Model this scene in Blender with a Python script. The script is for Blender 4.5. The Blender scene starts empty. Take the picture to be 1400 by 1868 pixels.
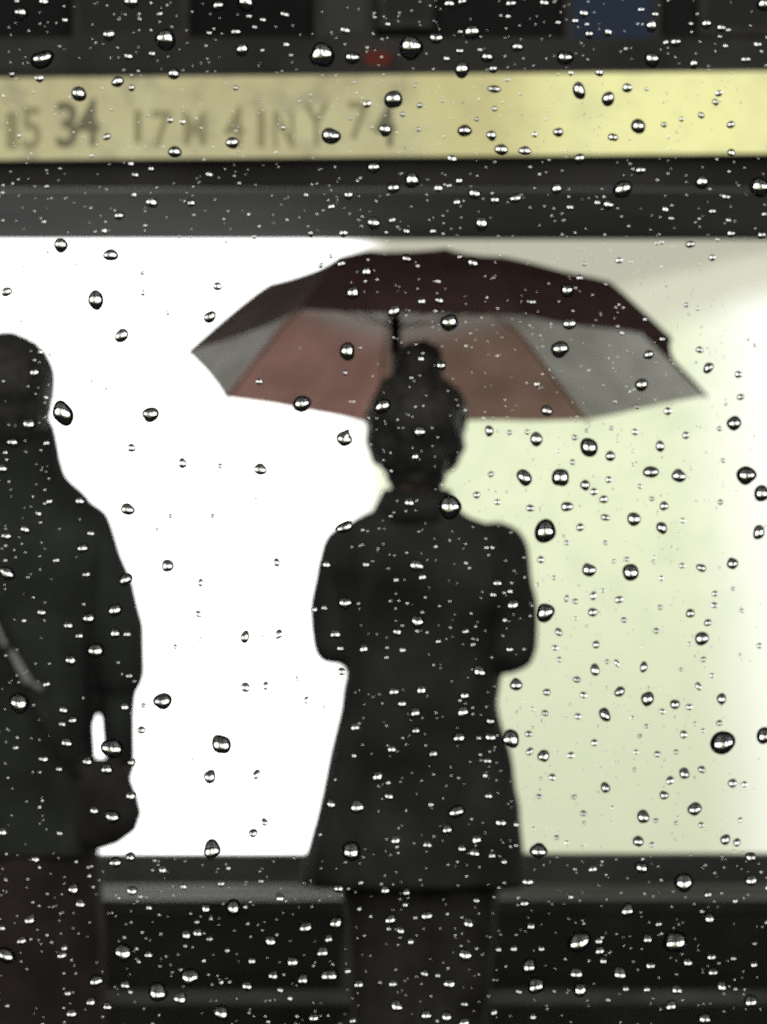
import bpy, bmesh, math, random
from mathutils import Vector, Matrix, noise

random.seed(7)
R = math.radians
sc = bpy.context.scene
col = sc.collection

# ------------------------------------------------------------------ camera, world, light, exposure
CAM_Z = 1.366
FPX = 10000.0        # focal length in pixels of the 1400-pixel-wide photograph
cd = bpy.data.cameras.new('camera')
cam = bpy.data.objects.new('camera', cd)
col.objects.link(cam)
cam.location = (0, 0, CAM_Z)
cam.rotation_euler = (R(90), 0, 0)
cd.sensor_fit = 'HORIZONTAL'
cd.sensor_width = 36.0
cd.lens = 36.0 * FPX / 1400
cd.clip_start = 0.02
cd.clip_end = 2000
cd.dof.use_dof = True
cd.dof.focus_distance = 1.01
cd.dof.aperture_fstop = 135
sc.camera = cam

w = bpy.data.worlds.new('World')
sc.world = w
w.use_nodes = True
nt = w.node_tree
bg = nt.nodes['Background']
sky = nt.nodes.new('ShaderNodeTexSky')
sky.sky_type = 'NISHITA'
sky.sun_disc = False
sky.sun_elevation = R(20)
sky.sun_rotation = R(180)
sky.air_density = 1.0
sky.dust_density = 4.0
hs = nt.nodes.new('ShaderNodeHueSaturation')          # rain cloud: the same sky with most of its blue gone
hs.inputs['Saturation'].default_value = 0.25
nt.links.new(sky.outputs[0], hs.inputs['Color'])
nt.links.new(hs.outputs[0], bg.inputs[0])
bg.inputs[1].default_value = 0.0025

sd = bpy.data.lights.new('sun', 'SUN')
sd.energy = 0.85
sd.angle = R(100)
sd.color = (1.0, 0.95, 0.88)
so = bpy.data.objects.new('sun', sd)
col.objects.link(so)
so.rotation_euler = (R(70), 0, 0)

sc.view_settings.view_transform = 'Standard'
sc.view_settings.look = 'None'
sc.view_settings.exposure = 0
sc.view_settings.gamma = 1
cy = sc.cycles
cy.use_denoising = False
cy.caustics_reflective = False
cy.caustics_refractive = False
cy.max_bounces = 12
cy.diffuse_bounces = 3
cy.glossy_bounces = 4
cy.transmission_bounces = 10
cy.transparent_max_bounces = 16
cy.sample_clamp_indirect = 4.0
cy.use_adaptive_sampling = False


# ------------------------------------------------------------------ helpers
def P(px, py, d):
    """the point that lies d metres deep on the line of sight through pixel (px, py) of the 1400 x 1868 photograph"""
    return Vector(((px - 700) / FPX * d, d, CAM_Z - (py - 934) / FPX * d))


def tag(o, label=None, cat=None, group=None, kind=None):
    if label: o['label'] = label
    if cat: o['category'] = cat
    if group: o['group'] = group
    if kind: o['kind'] = kind
    return o


def empty(name, loc):
    o = bpy.data.objects.new(name, None)
    o.empty_display_size = 0.1
    o.location = loc
    col.objects.link(o)
    return o


def world_of(o):
    if o.parent:
        return world_of(o.parent) @ o.matrix_parent_inverse @ o.matrix_basis
    return o.matrix_basis.copy()


def link_mesh(name, me, mat, parent=None, smooth=False):
    o = bpy.data.objects.new(name, me)
    col.objects.link(o)
    if mat:
        me.materials.append(mat)
    if smooth:
        me.polygons.foreach_set('use_smooth', [True] * len(me.polygons))
    if parent:
        o.parent = parent
        o.matrix_parent_inverse = world_of(parent).inverted()
    return o


def obj(name, bm, mat, parent=None, smooth=False):
    me = bpy.data.meshes.new(name)
    bm.to_mesh(me)
    bm.free()
    return link_mesh(name, me, mat, parent, smooth)


def box(bm, x0, x1, y0, y1, z0, z1, bevel=0.0):
    vs = [bm.verts.new((x, y, z)) for x in (x0, x1) for y in (y0, y1) for z in (z0, z1)]
    fs = [(0, 1, 3, 2), (4, 6, 7, 5), (0, 4, 5, 1), (2, 3, 7, 6), (0, 2, 6, 4), (1, 5, 7, 3)]
    faces = [bm.faces.new([vs[i] for i in f]) for f in fs]
    if bevel:
        es = list({e for f in faces for e in f.edges})
        bmesh.ops.bevel(bm, geom=es, offset=bevel, segments=2, affect='EDGES')
    return bm


def box_obj(name, mat, parent, *a, bevel=0.004):
    bm = bmesh.new()
    box(bm, *a, bevel=bevel)
    bmesh.ops.recalc_face_normals(bm, faces=bm.faces)
    return obj(name, bm, mat, parent)


def capsule(bm, a, b, ra, rb, seg=14):
    """closed tapered limb with rounded ends"""
    a, b = Vector(a), Vector(b)
    d = (b - a)
    L = d.length
    q = Vector((0, 0, 1)).rotation_difference(d.normalized()) if L > 1e-6 else Matrix.Identity(3).to_quaternion()
    rings = []
    for i in range(1, 5):
        t = -math.pi / 2 + i * math.pi / 8
        rings.append((math.cos(t) * ra, math.sin(t) * ra))
    for i in range(0, 4):
        t = i * math.pi / 8
        rings.append((math.cos(t) * rb, L + math.sin(t) * rb))
    pts = [[bm.verts.new(a + q @ Vector((r * math.cos(2 * math.pi * k / seg), r * math.sin(2 * math.pi * k / seg), z)))
            for k in range(seg)] for r, z in rings]
    v0 = bm.verts.new(a + q @ Vector((0, 0, -ra)))
    v1 = bm.verts.new(a + q @ Vector((0, 0, L + rb)))
    for k in range(seg):
        n = (k + 1) % seg
        bm.faces.new((v0, pts[0][n], pts[0][k]))
        for i in range(len(pts) - 1):
            bm.faces.new((pts[i][k], pts[i][n], pts[i + 1][n], pts[i + 1][k]))
        bm.faces.new((v1, pts[-1][k], pts[-1][n]))


def chain(bm, pts, radii, seg=14):
    for i in range(len(pts) - 1):
        capsule(bm, pts[i], pts[i + 1], radii[i], radii[i + 1], seg)


def ellipsoid(bm, c, r, rot=None, u=20, v=14):
    m = Matrix.Translation(Vector(c)) @ (rot.to_4x4() if rot else Matrix.Identity(4)) @ Matrix.Diagonal((r[0], r[1], r[2], 1))
    bmesh.ops.create_uvsphere(bm, u_segments=u, v_segments=v, radius=1.0, matrix=m)


def loft(bm, rings, seg=36, power=2.4):
    """closed body of stacked rounded rings: (centre, half width, half depth)"""
    rows = []
    for c, hw, hd in rings:
        row = []
        for k in range(seg):
            t = 2 * math.pi * k / seg
            ct, st = math.cos(t), math.sin(t)
            x = math.copysign(abs(ct) ** (2 / power), ct) * hw
            y = math.copysign(abs(st) ** (2 / power), st) * hd
            row.append(bm.verts.new(Vector(c) + Vector((x, y, 0))))
        rows.append(row)
    for i in range(len(rows) - 1):
        for k in range(seg):
            n = (k + 1) % seg
            bm.faces.new((rows[i][k], rows[i][n], rows[i + 1][n], rows[i + 1][k]))
    bm.faces.new(rows[0][::-1])
    bm.faces.new(rows[-1])


def fuse(name, bm, mat, parent, voxel, smooth_iter=4, wrinkle=0.0, wscale=9.0, stretch=0.5, seed=0.0):
    """grow one continuous skin round the overlapping limbs of bm"""
    bmesh.ops.recalc_face_normals(bm, faces=bm.faces)
    me = bpy.data.meshes.new('raw')
    bm.to_mesh(me)
    bm.free()
    tmp = bpy.data.objects.new('raw', me)
    col.objects.link(tmp)
    rm = tmp.modifiers.new('r', 'REMESH')
    rm.mode = 'VOXEL'
    rm.voxel_size = voxel
    sm = tmp.modifiers.new('s', 'SMOOTH')
    sm.factor = 0.5
    sm.iterations = smooth_iter
    dg = bpy.context.evaluated_depsgraph_get()
    dg.update()
    out = bpy.data.meshes.new_from_object(tmp.evaluated_get(dg))
    bpy.data.objects.remove(tmp)
    bpy.data.meshes.remove(me)
    out.name = name
    if wrinkle:
        ns = [v.normal.copy() for v in out.vertices]
        for v, n in zip(out.vertices, ns):
            p = Vector((v.co.x * wscale + seed, v.co.y * wscale, v.co.z * wscale * stretch))
            v.co += n * wrinkle * (noise.noise(p) + 0.5 * noise.noise(p * 2.7 + Vector((3, 1, 7))))
    return link_mesh(name, out, mat, parent, smooth=True)


def tube(bm, pts, r, seg=8):
    pts = [Vector(p) for p in pts]
    rows = []
    for i, p in enumerate(pts):
        d = (pts[min(i + 1, len(pts) - 1)] - pts[max(i - 1, 0)]).normalized()
        q = Vector((0, 0, 1)).rotation_difference(d)
        rr = r[i] if isinstance(r, (list, tuple)) else r
        rows.append([bm.verts.new(p + q @ Vector((rr * math.cos(2 * math.pi * k / seg), rr * math.sin(2 * math.pi * k / seg), 0))) for k in range(seg)])
    for i in range(len(rows) - 1):
        for k in range(seg):
            n = (k + 1) % seg
            bm.faces.new((rows[i][k], rows[i][n], rows[i + 1][n], rows[i + 1][k]))
    bm.faces.new(rows[0][::-1])
    bm.faces.new(rows[-1])


# ------------------------------------------------------------------ materials
def mat(name, color, rough=0.7, metal=0.0, var=0.25, scale=12.0, bump=0.0, bscale=80.0, spec=0.4):
    m = bpy.data.materials.new(name)
    m.use_nodes = True
    t = m.node_tree
    b = t.nodes['Principled BSDF']
    b.inputs['Roughness'].default_value = rough
    b.inputs['Metallic'].default_value = metal
    b.inputs['Specular IOR Level'].default_value = spec
    tc = t.nodes.new('ShaderNodeTexCoord')
    n = t.nodes.new('ShaderNodeTexNoise')
    n.inputs['Scale'].default_value = scale
    n.inputs['Detail'].default_value = 5
    t.links.new(tc.outputs['Object'], n.inputs['Vector'])
    r = t.nodes.new('ShaderNodeValToRGB')
    r.color_ramp.elements[0].position = 0.3
    r.color_ramp.elements[1].position = 0.7
    r.color_ramp.elements[0].color = tuple(c * (1 - var) for c in color) + (1,)
    r.color_ramp.elements[1].color = tuple(min(1, c * (1 + var)) for c in color) + (1,)
    t.links.new(n.outputs['Fac'], r.inputs[0])
    t.links.new(r.outputs[0], b.inputs['Base Color'])
    if bump:
        n2 = t.nodes.new('ShaderNodeTexNoise')
        n2.inputs['Scale'].default_value = bscale
        n2.inputs['Detail'].default_value = 4
        t.links.new(tc.outputs['Object'], n2.inputs['Vector'])
        bp = t.nodes.new('ShaderNodeBump')
        bp.inputs['Strength'].default_value = bump
        bp.inputs['Distance'].default_value = 0.01
        t.links.new(n2.outputs['Fac'], bp.inputs['Height'])
        t.links.new(bp.outputs[0], b.inputs['Normal'])
    return m


def fabric(name, color, trans=0.5, outer=1.0, crown=None):
    """thin nylon that lets light through"""
    m = bpy.data.materials.new(name)
    m.use_nodes = True
    t = m.node_tree
    t.nodes.clear()
    out = t.nodes.new('ShaderNodeOutputMaterial')
    tc = t.nodes.new('ShaderNodeTexCoord')
    n = t.nodes.new('ShaderNodeTexNoise')
    n.inputs['Scale'].default_value = 14
    n.inputs['Detail'].default_value = 6
    t.links.new(tc.outputs['Object'], n.inputs['Vector'])
    r = t.nodes.new('ShaderNodeValToRGB')
    r.color_ramp.elements[0].position = 0.3
    r.color_ramp.elements[1].position = 0.72
    r.color_ramp.elements[0].color = tuple(c * 0.8 for c in color) + (1,)
    r.color_ramp.elements[1].color = tuple(min(1, c * 1.15) for c in color) + (1,)
    t.links.new(n.outputs['Fac'], r.inputs[0])
    dyed = r.outputs[0]
    if crown:                                   # cloth dyed paler towards the crown
        at = t.nodes.new('ShaderNodeAttribute'); at.attribute_name = 'dye'
        mc = t.nodes.new('ShaderNodeMix'); mc.data_type = 'RGBA'
        t.links.new(at.outputs['Fac'], mc.inputs[0])
        mc.inputs[6].default_value = (*crown, 1)
        t.links.new(r.outputs[0], mc.inputs[7])
        dyed = mc.outputs[2]
    d = t.nodes.new('ShaderNodeBsdfDiffuse')
    tr = t.nodes.new('ShaderNodeBsdfTranslucent')
    mx = t.nodes.new('ShaderNodeMixShader')
    mx.inputs[0].default_value = trans
    dk = t.nodes.new('ShaderNodeMix'); dk.data_type = 'RGBA'; dk.blend_type = 'MULTIPLY'; dk.inputs[0].default_value = 1.0
    dk.inputs[7].default_value = (outer, outer, outer, 1)
    t.links.new(dyed, dk.inputs[6])
    t.links.new(dk.outputs[2], d.inputs[0])
    t.links.new(dyed, tr.inputs[0])
    t.links.new(d.outputs[0], mx.inputs[1])
    t.links.new(tr.outputs[0], mx.inputs[2])
    t.links.new(mx.outputs[0], out.inputs[0])
    return m


def emit(name, color, strength):
    m = bpy.data.materials.new(name)
    m.use_nodes = True
    t = m.node_tree
    t.nodes.clear()
    out = t.nodes.new('ShaderNodeOutputMaterial')
    e = t.nodes.new('ShaderNodeEmission')
    e.inputs[0].default_value = (*color, 1)
    e.inputs[1].default_value = strength
    t.links.new(e.outputs[0], out.inputs[0])
    return m


class NodeKit:
    """small helper for building a value / colour network"""
    def __init__(self, t): self.t = t
    def val(self, x): return x
    def math(self, op, a, b=None, c=None, clamp=False):
        n = self.t.nodes.new('ShaderNodeMath'); n.operation = op; n.use_clamp = clamp
        for i, v in enumerate((a, b, c)):
            if v is None: continue
            if isinstance(v, (int, float)): n.inputs[i].default_value = v
            else: self.t.links.new(v, n.inputs[i])
        return n.outputs[0]
    def smooth(self, v, a, b):
        n = self.t.nodes.new('ShaderNodeMapRange'); n.interpolation_type = 'SMOOTHSTEP'
        self.t.links.new(v, n.inputs[0])
        n.inputs[1].default_value, n.inputs[2].default_value = a, b
        n.inputs[3].default_value, n.inputs[4].default_value = 0, 1
        return n.outputs[0]
    def mix(self, f, a, b):
        n = self.t.nodes.new('ShaderNodeMix'); n.data_type = 'RGBA'
        if isinstance(f, (int, float)): n.inputs[0].default_value = f
        else: self.t.links.new(f, n.inputs[0])
        for s, v in ((6, a), (7, b)):
            if isinstance(v, tuple): n.inputs[s].default_value = (*v, 1)
            else: self.t.links.new(v, n.inputs[s])
        return n.outputs[2]
    def noise(self, vec, scale, detail=4, rough=0.5):
        n = self.t.nodes.new('ShaderNodeTexNoise')
        n.inputs['Scale'].default_value = scale; n.inputs['Detail'].default_value = detail; n.inputs['Roughness'].default_value = rough
        self.t.links.new(vec, n.inputs['Vector'])
        return n.outputs['Fac']


M = {}
M['asphalt'] = mat('wet_asphalt', (0.035, 0.035, 0.037), 0.45, bump=0.4, bscale=60, spec=0.25)
M['paving'] = mat('wet_paving', (0.04, 0.04, 0.039), 0.45, bump=0.3, bscale=30, spec=0.25)
M['kerb'] = mat('kerb_stone', (0.2, 0.2, 0.19), 0.5, bump=0.3)
M['steel'] = mat('dark_painted_steel', (0.10, 0.102, 0.097), 0.55, var=0.35, scale=6)
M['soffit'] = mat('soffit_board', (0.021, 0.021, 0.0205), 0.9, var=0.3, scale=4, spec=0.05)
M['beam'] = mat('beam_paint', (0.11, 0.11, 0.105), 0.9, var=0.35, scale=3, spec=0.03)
M['bench'] = mat('bench_board', (0.055, 0.055, 0.052), 0.8, var=0.35, scale=7, spec=0.12)
M['rail'] = mat('rail_paint', (0.19, 0.195, 0.19), 0.7, var=0.45, scale=5)
M['coat'] = mat('charcoal_wool', (0.088, 0.090, 0.086), 0.9, var=0.5, scale=7, bump=0.3, bscale=140, spec=0.2)
M['jacket'] = mat('dark_green_jacket', (0.085, 0.099, 0.094), 0.85, var=0.45, scale=7, bump=0.3, bscale=120, spec=0.25)
M['trousers'] = mat('dark_trousers', (0.084, 0.081, 0.078), 0.9, var=0.45, spec=0.2)
M['maroon_skirt'] = mat('dark_maroon_cloth', (0.085, 0.069, 0.065), 0.9, var=0.3, spec=0.2)
M['skin'] = mat('skin', (0.26, 0.17, 0.125), 0.55, var=0.08)
M['lips'] = mat('lips', (0.28, 0.10, 0.09), 0.5, var=0.08)
M['eye'] = mat('eye', (0.05, 0.035, 0.03), 0.2, var=0.1)
M['hair'] = mat('black_hair', (0.10, 0.10, 0.093), 0.5, var=0.4, scale=60)
M['shoe'] = mat('shoe_leather', (0.02, 0.018, 0.017), 0.4)
M['strap'] = mat('painted_shine', (0.88, 0.9, 0.9), 0.45, var=0.4, scale=30)  # near-white colour stands in for the shine on the strap
M['metal'] = mat('umbrella_metal', (0.08, 0.08, 0.08), 0.4, metal=0.6)
M['handle'] = mat('umbrella_handle', (0.02, 0.02, 0.02), 0.45)
M['rubber'] = mat('window_rubber', (0.02, 0.02, 0.02), 0.6)
M['panel'] = mat('vehicle_panel', (0.05, 0.05, 0.055), 0.5)
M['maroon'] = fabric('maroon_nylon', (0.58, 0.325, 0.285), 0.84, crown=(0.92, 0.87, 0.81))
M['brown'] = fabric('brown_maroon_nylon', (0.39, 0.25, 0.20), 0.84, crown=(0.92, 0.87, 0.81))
M['shaded_maroon'] = fabric('shaded_maroon_nylon', (0.19, 0.115, 0.11), 0.5)  # maroon cloth with the near side's shade put into its colour
M['grey'] = fabric('shaded_pale_nylon', (0.40, 0.32, 0.29), 0.6)  # pale cloth darkened in its colour for the unlit near side
M['cream'] = fabric('pale_grey_nylon', (0.93, 0.905, 0.82), 0.9)
M['lining'] = fabric('grey_lining', (0.92, 0.87, 0.81), 0.9)
M['wall'] = mat('dark_render', (0.035, 0.035, 0.037), 0.85, var=0.4, scale=1.2, bump=0.3, bscale=20)
M['window_frame'] = mat('window_frame_paint', (0.1, 0.1, 0.1), 0.5)
M['dark_glass'] = mat('dark_window_glass', (0.012, 0.014, 0.018), 0.08, var=0.2)

# water
m = bpy.data.materials.new('rain_water'); m.use_nodes = True
t = m.node_tree; t.nodes.clear()
o_ = t.nodes.new('ShaderNodeOutputMaterial'); g_ = t.nodes.new('ShaderNodeBsdfGlass')
g_.inputs['IOR'].default_value = 1.333; g_.inputs['Roughness'].default_value = 0.0
t.links.new(g_.outputs[0], o_.inputs[0]); M['water'] = m
# clear pane
m = bpy.data.materials.new('clear_pane'); m.use_nodes = True
t = m.node_tree; t.nodes.clear()
o_ = t.nodes.new('ShaderNodeOutputMaterial'); g_ = t.nodes.new('ShaderNodeBsdfTransparent')
g_.inputs[0].default_value = (0.985, 0.99, 0.985, 1)
t.links.new(g_.outputs[0], o_.inputs[0]); M['pane'] = m

# backlit poster print: white to the left, pale green to the right, beige sweep in the upper right
PD = 8.0 * 10 / 6
m = bpy.data.materials.new('backlit_print'); m.use_nodes = True
t = m.node_tree; t.nodes.clear(); k = NodeKit(t)
o_ = t.nodes.new('ShaderNodeOutputMaterial'); e_ = t.nodes.new('ShaderNodeEmission')
tc = t.nodes.new('ShaderNodeTexCoord'); sp = t.nodes.new('ShaderNodeSeparateXYZ')
t.links.new(tc.outputs['Object'], sp.inputs[0])
# x, y in "print" units: thousandths of a photograph pixel column / row at the poster's own distance
X = k.math('MULTIPLY_ADD', sp.outputs['X'], 10 / PD, 0.700)
Y = k.math('MULTIPLY_ADD', k.math('SUBTRACT', CAM_Z, sp.outputs['Z']), 10 / PD, 0.934)
n1 = k.noise(tc.outputs['Object'], 3.0, 5, 0.6)
n2 = k.noise(tc.outputs['Object'], 9.0, 5, 0.6)
Xw = k.math('ADD', X, k.math('MULTIPLY', k.math('SUBTRACT', n1, 0.5), 0.05))
Yw = k.math('ADD', Y, k.math('MULTIPLY', k.math('SUBTRACT', n1, 0.5), 0.05))
green = k.mix(k.smooth(Yw, 0.85, 1.56), (0.88, 0.93, 0.65), (0.70, 0.72, 0.52))
green = k.mix(k.math('MULTIPLY', k.smooth(n2, 0.42, 0.72), 0.6), green, (0.70, 0.77, 0.54))
white = (3.0, 3.0, 2.95)
right_edge = k.smooth(k.math('ADD', Xw, k.math('MULTIPLY', k.math('SUBTRACT', 0.95, Yw), 0.10)), 1.22, 1.50)
c1 = k.mix(right_edge, green, (1.22, 1.22, 1.16))
# beige sweep: above a line that climbs to the right
line = k.math('SUBTRACT', k.math('MULTIPLY_ADD', k.math('SUBTRACT', Xw, 1.20), -0.30, 0.61), Yw)
sweep = k.math('MULTIPLY', k.smooth(line, -0.03, 0.05), k.smooth(Xw, 0.60, 0.68))
line2 = k.math('SUBTRACT', k.math('MULTIPLY_ADD', k.math('SUBTRACT', Xw, 1.22), -0.22, 0.515), Yw)
c2 = k.mix(k.math('MULTIPLY', sweep, 0.95), c1, (0.70, 0.70, 0.55))
c2 = k.mix(k.math('MULTIPLY', k.math('MULTIPLY', k.smooth(line2, -0.012, 0.03), sweep), 0.8), c2, (0.50, 0.48, 0.39))
left = k.smooth(X, 0.58, 0.72)
cfin = k.mix(left, white, c2)
cfin = k.mix(k.smooth(X, 1.6, 2.0), cfin, white)
t.links.new(cfin, e_.inputs[0]); e_.inputs[1].default_value = 1.0
t.links.new(e_.outputs[0], o_.inputs[0]); M['poster'] = m

# sign face: yellow acrylic, tube lamps stronger at the right
SD = 7.40 * 10 / 6
m = bpy.data.materials.new('sign_acrylic'); m.use_nodes = True
t = m.node_tree; t.nodes.clear(); k = NodeKit(t)
o_ = t.nodes.new('ShaderNodeOutputMaterial'); e_ = t.nodes.new('ShaderNodeEmission')
tc = t.nodes.new('ShaderNodeTexCoord'); sp = t.nodes.new('ShaderNodeSeparateXYZ')
t.links.new(tc.outputs['Object'], sp.inputs[0])
X = k.math('MULTIPLY_ADD', sp.outputs['X'], 10 / SD, 0.700)
n1 = k.noise(tc.outputs['Object'], 5.0, 5, 0.65)
n2 = k.noise(tc.outputs['Object'], 16.0, 4, 0.6)
cs = k.mix(k.smooth(X, 0.70, 0.78), (0.50, 0.45, 0.25), (0.60, 0.55, 0.27))
cs = k.mix(k.smooth(X, 0.88, 1.08), cs, (0.93, 0.90, 0.43))
cs = k.mix(k.math('MULTIPLY', k.smooth(n1, 0.40, 0.70), 0.45), cs, (0.62, 0.60, 0.36))
grime = k.math('MULTIPLY', k.smooth(n2, 0.45, 0.75), k.math('MULTIPLY_ADD', k.smooth(X, 0.70, 0.80), -0.45, 0.62))
cs = k.mix(grime, cs, (0.27, 0.25, 0.17))
t.links.new(cs, e_.inputs[0]); e_.inputs[1].default_value = 1.0
t.links.new(e_.outputs[0], o_.inputs[0]); M['sign_face'] = m
M['letter_olive'] = emit('olive_letter_film', (0.26, 0.235, 0.125), 1.0)
M['letter_grey'] = emit('grey_letter_film', (0.15, 0.14, 0.085), 1.0)
M['red_lamp'] = emit('dim_red_lamp', (0.085, 0.022, 0.015), 1.0)
M['blue_window'] = emit('dim_blue_window', (0.022, 0.03, 0.045), 1.0)
M['grey_window'] = emit('dim_grey_window', (0.035, 0.037, 0.034), 1.0)

# ------------------------------------------------------------------ setting
def sheet(name, x0, x1, y0, y1, z, m):
    bm = bmesh.new()
    bm.faces.new([bm.verts.new(p) for p in ((x0, y0, z), (x1, y0, z), (x1, y1, z), (x0, y1, z))])
    return tag(obj(name, bm, m), kind='structure')

sheet('road', -400, 400, -300, 600, -0.13, M['asphalt'])
tag(box_obj('pavement', M['paving'], None, -40, 40, 8.92, 31.7, -0.126, 0.0, bevel=0), kind='structure')
kroot = box_obj('kerb', M['kerb'], None, -40, 40, 8.78, 8.917, -0.126, 0.003, bevel=0.01)
tag(kroot, kind='structure')

# ------------------------------------------------------------------ dark building far behind
bld = empty('building', (0, 32, 0))
tag(bld, 'dark rendered building with dim windows behind the yellow sign', 'building')
BY = 32.0
def win_rect(px0, px1, py0, py1):
    a, b = P(px0, py1, BY), P(px1, py0, BY)
    return a.x, b.x, a.z, b.z
wins = [(1045, 1190, -190, 82, 'blue_window'), (590, 668, -120, 58, 'grey_window'), (705, 775, -120, 36, 'dark_glass'),
        (150, 330, -190, 60, 'dark_glass'), (1290, 1420, -190, 50, 'dark_glass')]
bm = bmesh.new()
box(bm, -110, 110, BY, BY + 6, 0, 27.0)  # stretched far beyond the view to keep the sky out of the drops
bmesh.ops.recalc_face_normals(bm, faces=bm.faces)
obj('wall', bm, M['wall'], bld)
box_obj('cornice', M['wall'], bld, -110.1, 110.1, BY - 0.25, BY - 0.003, 26.4, 27.1)
for px0, px1, py0, py1, mm in wins:
    x0, x1, z0, z1 = win_rect(px0, px1, py0, py1)
    bm = bmesh.new()
    f = 0.05
    box(bm, x0 - f, x0, BY - 0.06, BY - 0.003, z0 - f, z1 + f)
    box(bm, x1, x1 + f, BY - 0.06, BY - 0.003, z0 - f, z1 + f)
    box(bm, x0, x1, BY - 0.06, BY - 0.003, z0 - f, z0)
    box(bm, x0, x1, BY - 0.06, BY - 0.003, z1, z1 + f)
    bmesh.ops.recalc_face_normals(bm, faces=bm.faces)
    fr = obj('window', bm, M['window_frame'], bld)
    box_obj('pane', M[mm], fr, x0 + 0.002, x1 - 0.002, BY - 0.03, BY - 0.006, z0 + 0.002, z1 - 0.002, bevel=0)

# ------------------------------------------------------------------ bus shelter
HW = 3.9
sh = empty('bus_shelter', (0, 13.3333, 0))
tag(sh, 'dark steel shelter framing the glowing back wall behind both people', 'shelter')
zt = P(0, 437, PD).z            # top of the lit wall
zb = P(0, 1556, PD).z           # its lower edge
box_obj('roof', M['steel'], sh, -HW - 0.15, HW + 0.15, 12.4, 13.9167, 2.36, 2.44)
zbeam0, zbeam1 = P(0, 342, 12.3667).z, P(0, 288, 12.3667).z
box_obj('front_beam', M['beam'], sh, -HW, HW, 12.3667, 12.5, zbeam0, 2.357)
# sloping soffit from beam to the lit wall
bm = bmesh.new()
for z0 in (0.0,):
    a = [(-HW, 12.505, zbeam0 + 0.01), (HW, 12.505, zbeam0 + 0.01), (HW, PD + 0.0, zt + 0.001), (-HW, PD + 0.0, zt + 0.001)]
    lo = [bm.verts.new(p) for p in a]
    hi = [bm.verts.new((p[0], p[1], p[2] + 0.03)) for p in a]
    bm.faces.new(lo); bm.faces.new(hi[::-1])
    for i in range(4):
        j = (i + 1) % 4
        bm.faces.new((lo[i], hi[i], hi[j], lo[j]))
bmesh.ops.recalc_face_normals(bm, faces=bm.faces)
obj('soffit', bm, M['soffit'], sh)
box_obj('bottom_rail', M['steel'], sh, -HW, HW, 13.2583, 13.4333, zb - 0.075, zb)
box_obj('lower_panel', M['steel'], sh, -HW, HW, 13.3333, 13.4167, 0.06, zb - 0.078)
for x in (-HW - 0.04, HW - 0.04):
    box_obj('post', M['steel'], sh, x, x + 0.08, 13.2667, 13.4, 0.0, 2.358)
    box_obj('post', M['steel'], sh, x, x + 0.08, 12.3667, 12.5, 0.0, zbeam0 - 0.002)

lb = empty('light_box', (0, PD, zb))
tag(lb, 'wide backlit poster glowing white at left and pale green at right', 'light box')
bm = bmesh.new()
bm.faces.new([bm.verts.new(p) for p in ((-HW + 0.05, PD, zb), (HW - 0.05, PD, zb), (HW - 0.05, PD, zt), (-HW + 0.05, PD, zt))])
obj('lit_poster', bm, M['poster'], lb)
box_obj('back_case', M['steel'], lb, -HW + 0.05, HW - 0.05, PD + 0.012, PD + 0.14, zb + 0.003, zt - 0.002)

# bench
bn = empty('bench', (0, 12.8333, 0))
tag(bn, 'low grey bench running along the foot of the glowing wall', 'bench')
zs = P(0, 1612, 13.1667).z
for i, (y0, y1) in enumerate(((12.5833, 12.7667), (12.7867, 12.97), (12.99, 13.1667))):
    box_obj('seat_slat', M['bench'], bn, -3.6, 3.6, y0, y1, zs - 0.035, zs, bevel=0.006)
zr = P(0, 1822, 12.6333).z
box_obj('front_rail', M['rail'], bn, -3.55, 3.55, 12.625, 12.7, zr - 0.016, zr + 0.016, bevel=0.006)
for x in (-3.2, -0.1, 3.1):
    box_obj('leg', M['steel'], bn, x, x + 0.06, 12.7167, 12.8167, 0, zs - 0.037)
    box_obj('leg', M['steel'], bn, x, x + 0.06, 12.9833, 13.0833, 0, zs - 0.037)

# illuminated sign on the front beam
sg = empty('sign', (0, SD, 2.2))
tag(sg, 'long yellow backlit route sign with blurred dark numbers at its left', 'sign')
z0s, z1s = P(0, 285, SD).z, P(0, 136, SD).z
def tilt(px): return 0.0
box_obj('housing', M['steel'], sg, -HW, HW, SD + 0.004, SD + 0.017, z0s - 0.004, z1s + 0.008, bevel=0)
bm = bmesh.new()
bm.faces.new([bm.verts.new(p) for p in ((-HW + .02, SD, z0s), (HW - .02, SD, z0s), (HW - .02, SD, z1s), (-HW + .02, SD, z1s))])
obj('lit_face', bm, M['sign_face'], sg)

def glyph(ch, px, py, hpx, wpx, mname, weight=0.02):
    cu = bpy.data.curves.new('glyph', 'FONT')
    cu.body = ch
    cu.size = 1.0
    cu.offset = weight
    cu.extrude = 0.0
    o = bpy.data.objects.new('glyph', cu)
    col.objects.link(o)
    dg = bpy.context.evaluated_depsgraph_get(); dg.update()
    me = bpy.data.meshes.new_from_object(o.evaluated_get(dg))
    bpy.data.objects.remove(o)
    xs = [v.co.x for v in me.vertices]; ys = [v.co.y for v in me.vertices]
    sx, sy = (max(xs) - min(xs)), (max(ys) - min(ys))
    s = SD / FPX
    c = P(px, py, SD - 0.003)
    for v in me.vertices:
        x = (v.co.x - min(xs)) / sx - 0.5
        y = (v.co.y - min(ys)) / sy - 0.5
        v.co = Vector((c.x + x * wpx * s, SD - 0.003, c.z + y * hpx * s))
    me.name = 'letter'
    return link_mesh('letter', me, M[mname], sg)

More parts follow.
